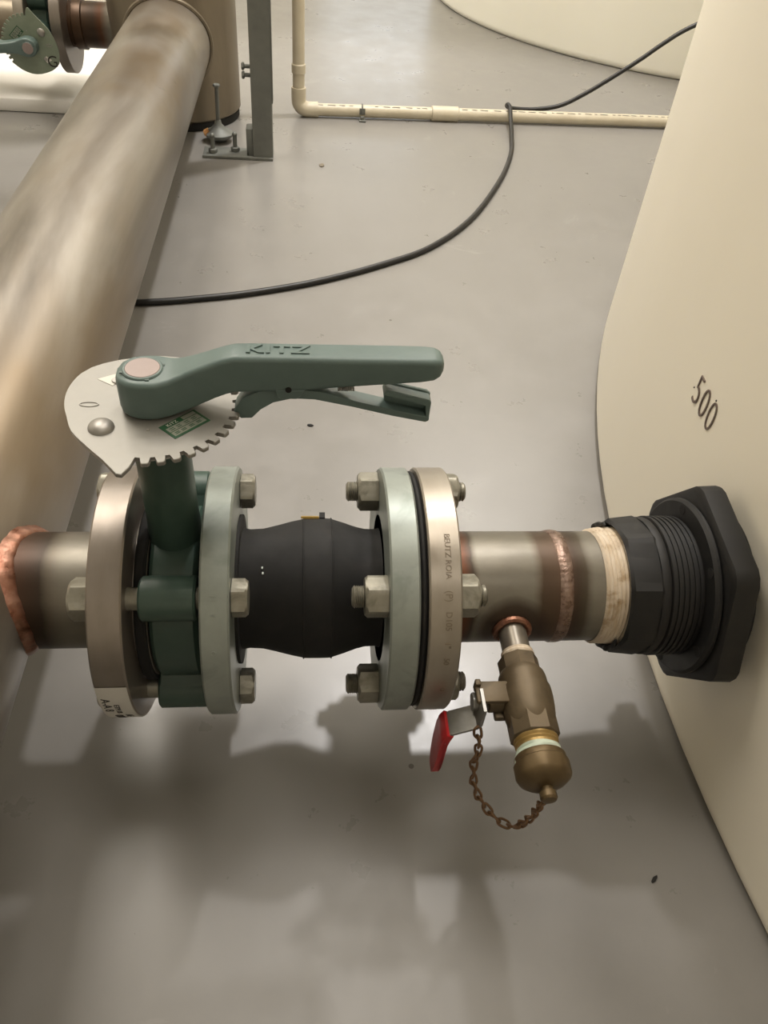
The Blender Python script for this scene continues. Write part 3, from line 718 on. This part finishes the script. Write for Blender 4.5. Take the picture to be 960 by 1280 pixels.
lathe(b, (0, 0, 0), (1, 0, 0), pr, 96, False); obj('threaded_collar', b, m_black, bf, smooth=30, label='ribbed black threaded collar')
ad = thing('pipe_adapter', 'black octagonal plastic adapter screwed over the taped pipe end', 'adapter', (.262, 0, 0))
b = B(); pr = [(.2470, .0496), (.2455, .0512), (.2480, .0524), (.2680, .0545), (.2735, .0540), (.2762, .0496), (.2470, .0496)]
def octw(d, t):
    tt = (t % (pi/4)) - pi/8; return (1/cos(tt)-1.0)*(.6 if d < .272 and d > .2472 else .1)
lathe(b, (0, 0, 0), (1, 0, 0), pr, 96, False, wob=octw); obj('adapter_body', b, m_black, ad, smooth=22)
b = B(); lathe(b, (0, 0, 0), (1, 0, 0), [(.2690, .0500), (.2690, .0556), (.2700, .0562), (.2745, .0562), (.2760, .0556), (.2760, .0500), (.2690, .0500)], 96, False); obj('adapter_shoulder', b, m_black, ad)
rnd = random.Random(5); b = B()
for (t0, t1) in ((-75, -30), (100, 150)):
    pts = [(.2425+rnd.uniform(-.0012, .0012), -sin(radians(d))*(.0502+rnd.uniform(-.001, .001)), cos(radians(d))*(.0502+rnd.uniform(-.001, .001))) for d in range(t0, t1, 6)]
    tube(b, smooth_path(pts, 3), .0022, 8, rf=lambda s: .0008+.0018*sin(pi*s))
obj('torn_lip', b, m_black, ad, label='ragged black sealing edge', kind='stuff')

# ================================================================= SMALL BALL VALVE
bv = thing('ball_valve', 'small tarnished bronze ball valve with red grip hanging from the outlet pipe nipple', 'valve', (NX, -.105, 0))
def hx_(bm, d0, d1, r, ph=0, n=6, ch=.001): return hexa(bm, (NX-.001, 0, 0), (0, -1, 0), d0, d1, r, ph, ch, n, u=(1, 0, 0))
b = B(); hx_(b, .0715, .0860, .0150, radians(10), 8); obj('end_hexagon', b, m_bronze, bv)
b = B(); lathe(b, (NX-.001, 0, 0), (0, -1, 0), [(.0835, .0150), (.0865, .0168), (.0900, .0176), (.0985, .0178), (.0990, .0188), (.1030, .0191), (.1085, .0190), (.1140, .0186), (.1200, .0178), (.1280, .0160), (.1300, .0140)], 48); obj('valve_body', b, m_bronze, bv)
b = B(); hx_(b, .1080, .1375, .0174, radians(22), 8); obj('end_hexagon', b, m_bronze, bv)
b = B(); cyl(b, (NX-.012, -.1060, 0), (NX-.0300, -.1060, 0), .0082, 28, .001); obj('stem_boss', b, m_bronze, bv)
b = B(); box(b, (NX-.0390, -.1130, .0065), (NX-.0150, -.0960, .0105), .0012); box(b, (NX-.0390, -.1010, .0035), (NX-.0350, -.0960, .0135), .0008); box(b, (NX-.0250, -.1175, -.0090), (NX-.0130, -.1080, -.0035), .0012); obj('stop_lug', b, m_bronze, bv)
b = B(); cyl(b, (NX-.030, -.1060, -.0005), (NX-.0400, -.1060, -.0005), .0035, 16); nb = B(); nut_bm(nb, 0, .0050, .0120, .2)
for v in nb.verts: v.co += Vector((NX-.0405, -.1060, -.0005))
me = bpy.data.meshes.new('tmp'); nb.to_mesh(me); nb.free(); b.from_mesh(me); bpy.data.meshes.remove(me)
obj('stem_nut', b, m_steel, bv, label='grey steel stem nut')
# handle: bent strip, profile in x/z, width in y
def strip(bm, prof, y0, y1, th):
    P = [V3((x, 0, z)) for x, z in prof]; L = []; Rr = []
    for i, p in enumerate(P):
        d = (P[min(i+1, len(P)-1)]-P[max(i-1, 0)]).normalized(); nn = Vector((-d.z, 0, d.x))*(th/2); L.append(p+nn); Rr.append(p-nn)
    out = L + Rr[::-1]; prism(bm, [(p.x, y0, p.z) for p in out], (0, y1-y0, 0), .0004); return bm
hxp = NX - .0355
b = B(); strip(b, [(hxp, .0130), (hxp, -.0060), (hxp-.0020, -.0095), (hxp-.0190, -.0165), (hxp-.0225, -.0215), (hxp-.0235, -.0300)], -.1225, -.1035, .0022); hl = obj('handle_plate', b, m_steel, bv, label='bent grey steel handle')
b = B(); strip(b, [(hxp-.0205, -.0175), (hxp-.0228, -.0225), (hxp-.0236, -.0300), (hxp-.0240, -.0500), (hxp-.0240, -.0620), (hxp-.0240, -.0700), (hxp-.0240, -.0760), (hxp-.0238, -.0805)], -.1230, -.1030, .0056)
for v in b.verts:
    s = max(0, (-.030 - v.co.z)/.05); yc = -.1130; v.co.y = yc + (v.co.y-yc)*(1.05 - .62*s**4 if s < 1 else .42)
obj('red_grip', b, m_red, bv, smooth=60, label='red vinyl grip')
b = B(); lathe(b, (NX-.001, 0, 0), (0, -1, 0), [(.1365, .0150), (.1385, .0156), (.1400, .0146), (.1412, .0152), (.1425, .0142), (.1440, .0145), (.1500, .0140)], 40, False); obj('brass_adapter', b, m_yellow, bv, label='yellow brass threaded adapter')
b = B(); lathe(b, (NX-.001, 0, 0), (0, -1, 0), [(.1445, .0140), (.1450, .0153), (.1468, .0150), (.1480, .0158), (.1500, .0156), (.1512, .0150)], 48, False, wob=lambda d, t: .03*sin(t*3+d*900)); obj('thread_tape', b, m_whitetape, bv, label='pale green white thread tape')
b = B(); tube(b, smooth_path([(NX-.0150, -.1490, .004), (NX-.0172, -.1530, .001), (NX-.0180, -.1590, -.003), (NX-.0170, -.1650, -.008)], 5), .0012, 6, rf=lambda s: .0016*(1-s)+.0005); obj('tape_tail', b, m_whitetape, bv)
cp = thing('hose_cap', 'round brass cap closing the end of the small ball valve', 'cap', (NX, -.160, 0))
b = B(); lathe(b, (NX-.001, 0, 0), (0, -1, 0), [(.1495, .0140), (.1500, .0168), (.1512, .0176), (.1545, .0176), (.1555, .0186), (.1640, .0186), (.1662, .0176), (.1690, .0140), (.1705, .0098), (.1712, .0075), (.1725, .0)], 48, wob=lambda d, t: (.012*sin(t*8) if .152 < d < .168 else 0)); obj('cap_shell', b, m_brass, cp)
b = B(); lathe(b, (NX-.001, 0, 0), (0, -1, 0), [(.1715, .0040), (.1745, .0040), (.1750, .0056), (.1790, .0058), (.1805, .0048), (.1812, .0)], 28); obj('cap_knob', b, m_brass, cp)
# chain
ch = thing('retaining_chain', 'small corroded brass chain looping from the red-handled lever down to the brass cap', 'chain', (.14, -.15, -.10))
cpts = [(.1205, -.1225, -.008), (.1232, -.128, -.026), (.1220, -.131, -.044), (.1255, -.136, -.068), (.1345, -.142, -.086), (.1455, -.150, -.095), (.1550, -.158, -.0885), (.1585, -.166, -.060), (.1575, -.173, -.024), (.1560, -.1768, -.004)]
path = smooth_path(cpts, 20); cum = [0]
for p, q_ in zip(path, path[1:]): cum.append(cum[-1] + (q_-p).length)
def at(s):
    for i in range(len(cum)-1):
        if cum[i+1] >= s: return path[i].lerp(path[i+1], (s-cum[i])/(cum[i+1]-cum[i]))
    return path[-1]
NL = 24; step = cum[-1]/NL
lb_ = B(); tube(lb_, [(.0046*cos(t)*(1.0), .0021*sin(t)*(1+.25*abs(cos(t))), .0006*sin(2*t)) for t in [2*pi*i/18 for i in range(18)]], .00085, 6, True)
bmesh.ops.recalc_face_normals(lb_, faces=lb_.faces); lme = bpy.data.meshes.new('link'); lb_.to_mesh(lme); lb_.free(); lme.materials.append(m_chain)
for f in lme.polygons: f.use_smooth = True
for i in range(NL):
    c_ = at((i+.5)*step); d = (at(min((i+1)*step+.002, cum[-1])) - at(max(i*step-.002, 0))).normalized()
    o = bpy.data.objects.new('link', lme); COL.objects.link(o); o.parent = ch
    q_ = d.to_track_quat('X', 'Z') @ Euler((radians(90*(i % 2)+35+random.uniform(-15, 15)), 0, 0)).to_quaternion()
    o.rotation_euler = q_.to_euler(); o.location = c_ + Vector((0, 0, AX)) - LOC[ch]
    o.scale = (step*1.55/.0109,)*3

# ================================================================= SUPPORTS AT THE BACK
ps = thing('strut_post', 'grey slotted steel strut post standing on the floor beside the brown riser pipe', 'post', (-.09, 1.357, ZF))
sx0, sx1, sy0, sy1 = -.1100, -.0690, 1.336, 1.377
b = B(); o_ = [(sx0, sy0), (sx1, sy0), (sx1, sy1), (sx1-.010, sy1), (sx1-.010, sy1-.0025), (sx1-.0025, sy1-.0025), (sx1-.0025, sy0+.0025), (sx0+.0025, sy0+.0025), (sx0+.0025, sy1-.0025), (sx0+.010, sy1-.0025), (sx0+.010, sy1), (sx0, sy1)]
prism(b, [(x, y, ZF+.006) for x, y in o_], (0, 0, 1.5), .0004); obj('channel', b, m_strut, ps, smooth=30)
b = B(); box(b, (-.217, 1.330, ZF), (-.069, 1.385, ZF+.006), .001); obj('base_plate', b, m_strut, ps)
for x, y, h in ((-.196, 1.350, .040), (-.150, 1.364, .040)):
    b = B(); cyl(b, (x, y, ZF+.005), (x, y, ZF+h), .0045, 14, .001); sphere(b, (x, y, ZF+h), .0055, 12, 8)
    hexa(b, (x, y, ZF+.006), (0, 0, 1), 0, .009, .0095); obj('anchor_bolt', b, m_strut, ps)
b = B(); box(b, (-.124, 1.340, ZF+.006), (-.1100, 1.375, ZF+.060), .001); box(b, (-.124, 1.340, ZF+.006), (-.1205, 1.375, ZF+.012)); obj('angle_bracket', b, m_strut, ps)
for z in (.004, -.012):
    b = B(); cyl(b, (-.124, 1.357, z), (-.110, 1.357, z), .004, 12); hexa(b, (-.122, 1.357, z), (-1, 0, 0), 0, .006, .0075); obj('clamp_bolt', b, m_strut, ps)
b = B(); box(b, (-.0690, 1.345, -.060), (-.0665, 1.372, .60), .0006); obj('cover_strip', b, m_strut, ps)
lf = thing('anchor_foot', 'small dished metal foot with upright threaded rod in front of the riser pipe base', 'support foot', (-.190, 1.440, ZF))
b = B(); lathe(b, (-.190, 1.435, ZF), (0, 0, 1), [(.0, .010), (.004, .018), (.012, .030), (.018, .032), (.020, .030), (.026, .018), (.036, .008), (.044, .006)], 40); obj('dished_plate', b, m_strut, lf)
b = B(); cyl(b, (-.190, 1.435, ZF+.04), (-.188, 1.435, ZF+.110), .0042, 14); hexa(b, (-.188, 1.435, ZF+.110), (0, 0, 1), 0, .006, .008); obj('threaded_rod', b, m_strut, lf)
b = B(); vs = []
for i in range(7):
    t = radians(168 + 8*i); vs.append([b.verts.new((-.190+r*cos(t), 1.435+r*sin(t), ZF+z)) for r, z in ((.0325, .0145), (.0335, .0200), (.0240, .0255), (.0225, .0215))])
for p, q_ in zip(vs, vs[1:]):
    for k in range(4): b.faces.new((p[k], p[(k+1) % 4], q_[(k+1) % 4], q_[k]))
b.faces.new(vs[0]); b.faces.new(vs[-1]); obj('orange_patch', b, m_orange, lf, label='orange patch on the rim')
rp = thing('rubber_pad', 'black rubber pad on the floor under the brown riser pipe', 'pad', (hx, ry, ZF))
b = B(); disc(b, (hx, ry, ZF), (0, 0, 1), 0, .0175, .1330, .002, 64); obj('pad_disc', b, m_dark, rp)

# ================================================================= CREAM PLASTIC PIPE AND CABLE
pv = thing('plastic_pipe', 'cream plastic pipe standing at the back and turning along the floor to the right', 'pipe', (-.013, 1.63, ZF))
pr_ = .0140; zc = ZF + .0155
yl = lambda x: 1.627 + .0555*x
xr = -.016
b = B(); cyl(b, (xr, yl(xr), zc+.02), (xr, yl(xr), .95), pr_, 32); obj('upright_run', b, m_pvc, pv)
b = B(); cyl(b, (.01, yl(.01), zc), (1.25, yl(1.25), zc), pr_, 32); obj('floor_run', b, m_pvc, pv)
b = B(); pts = [(xr, yl(xr), zc+.048), (xr, yl(xr), zc+.022)] + [(xr+.018-.018*cos(a), yl(xr), zc+.018-.018*sin(a)+.002) for a in [radians(20*i) for i in range(1, 4)]] + [(xr+.02, yl(.004), zc), (xr+.046, yl(.03), zc)]
tube(b, smooth_path(pts, 4), .0172, 24); obj('elbow', b, m_pvc, pv, label='cream elbow')
b = B(); cyl(b, (xr, yl(xr), zc+.078), (xr, yl(xr), zc+.098), .0162, 32, .001); obj('coupling', b, m_pvc, pv)
b = B(); cyl(b, (.308, yl(.308), zc), (.375, yl(.375), zc), .0172, 32, .0012); obj('coupling', b, m_pvc, pv)
b = B(); cx_ = .137
tube(b, [(cx_, yl(cx_)+(pr_+.0008)*cos(a), zc+(pr_+.0008)*sin(a)) for a in [radians(12*i-6) for i in range(17)]], .0020, 8)
box(b, (cx_-.008, yl(cx_)-.034, ZF), (cx_+.008, yl(cx_)-.012, ZF+.004), .0006); cyl(b, (cx_, yl(cx_)-.024, ZF), (cx_, yl(cx_)-.024, ZF+.010), .005, 12)
box(b, (cx_-.007, yl(cx_)-pr_-.001, zc-.004), (cx_+.007, yl(cx_)-pr_+.002, zc+.010), .0006)
obj('pipe_clamp', b, m_strut, pv, label='grey metal pipe clamp')
b = B(); rnd = random.Random(11); x = .03
while x < 1.1:
    L = rnd.uniform(.006, .02)
    if not (.30 < x < .38 or abs(x-cx_) < .02):
        a0 = radians(66); p = Vector((x, yl(x)-cos(a0)*(pr_+.0002), zc+sin(a0)*(pr_+.0002)))
        box(b, p-Vector((0, .0009, .0002)), p+Vector((L, .0009, .0003)))
    x += L + rnd.uniform(.004, .016)
obj('printed_marking', b, m_strut, pv, kind='stuff', label='faint line of grey print')
cb = B(); zc_ = ZF + .0047
cp_ = [(-.62, .70, zc_), (-.45, .705, zc_), (-.26, .719, zc_), (-.166, .737, zc_), (-.079, .762, zc_), (.025, .806, zc_), (.137, .873, zc_), (.230, .947, zc_), (.325, 1.077, zc_), (.416, 1.272, zc_), (.470, 1.43, zc_), (.492, 1.54, zc_+.004), (.500, 1.612, zc_+.020), (.503, 1.645, ZF+.0365), (.500, 1.662, ZF+.0400), (.502, 1.676, ZF+.0320), (.520, 1.684, ZF+.0250), (.575, 1.688, ZF+.0245), (.640, 1.69, ZF+.036), (.695, 1.69, ZF+.065), (.748, 1.69, ZF+.1005), (.815, 1.69, ZF+.149), (.864, 1.69, ZF+.188), (.916, 1.69, ZF+.223), (1.02, 1.69, ZF+.270), (1.18, 1.70, ZF+.31), (1.40, 1.72, ZF+.33)]
tube(cb, smooth_path(cp_, 8), .0052, 12); tag(obj('power_cable', cb, m_cable, loc=(.3, 1.0, ZF)), 'thin black cable curving over the floor and across the cream plastic pipe', 'cable')

# small debris on the floor
def chip(name, x, y, rot, L, W, m, label, H=.0016):
    b = B(); c_, s_ = cos(rot), sin(rot)
    o_ = [(-L, -W*.3), (-L*.3, -W), (L*.7, -W*.6), (L, W*.2), (L*.1, W), (-L*.8, W*.5)]
    prism(b, [(x+p*c_-q*s_, y+p*s_+q*c_, ZF+.0001) for p, q in o_], (0, 0, H), .0003); tag(obj(name, b, m, loc=(x, y, ZF)), label, 'debris')
chip('debris_chip', .286, -.172, .7, .0042, .0016, m_dark, 'dark sliver of debris on the floor below the black tank fitting')
chip('debris_chip', .035, 1.320, 1.4, .010, .006, m_riser, 'brown flake on the floor right of the strut post')
chip('debris_chip', .007, .422, -.2, .0042, .0024, m_dark, 'small dark crumb on the floor just below the lever grip')
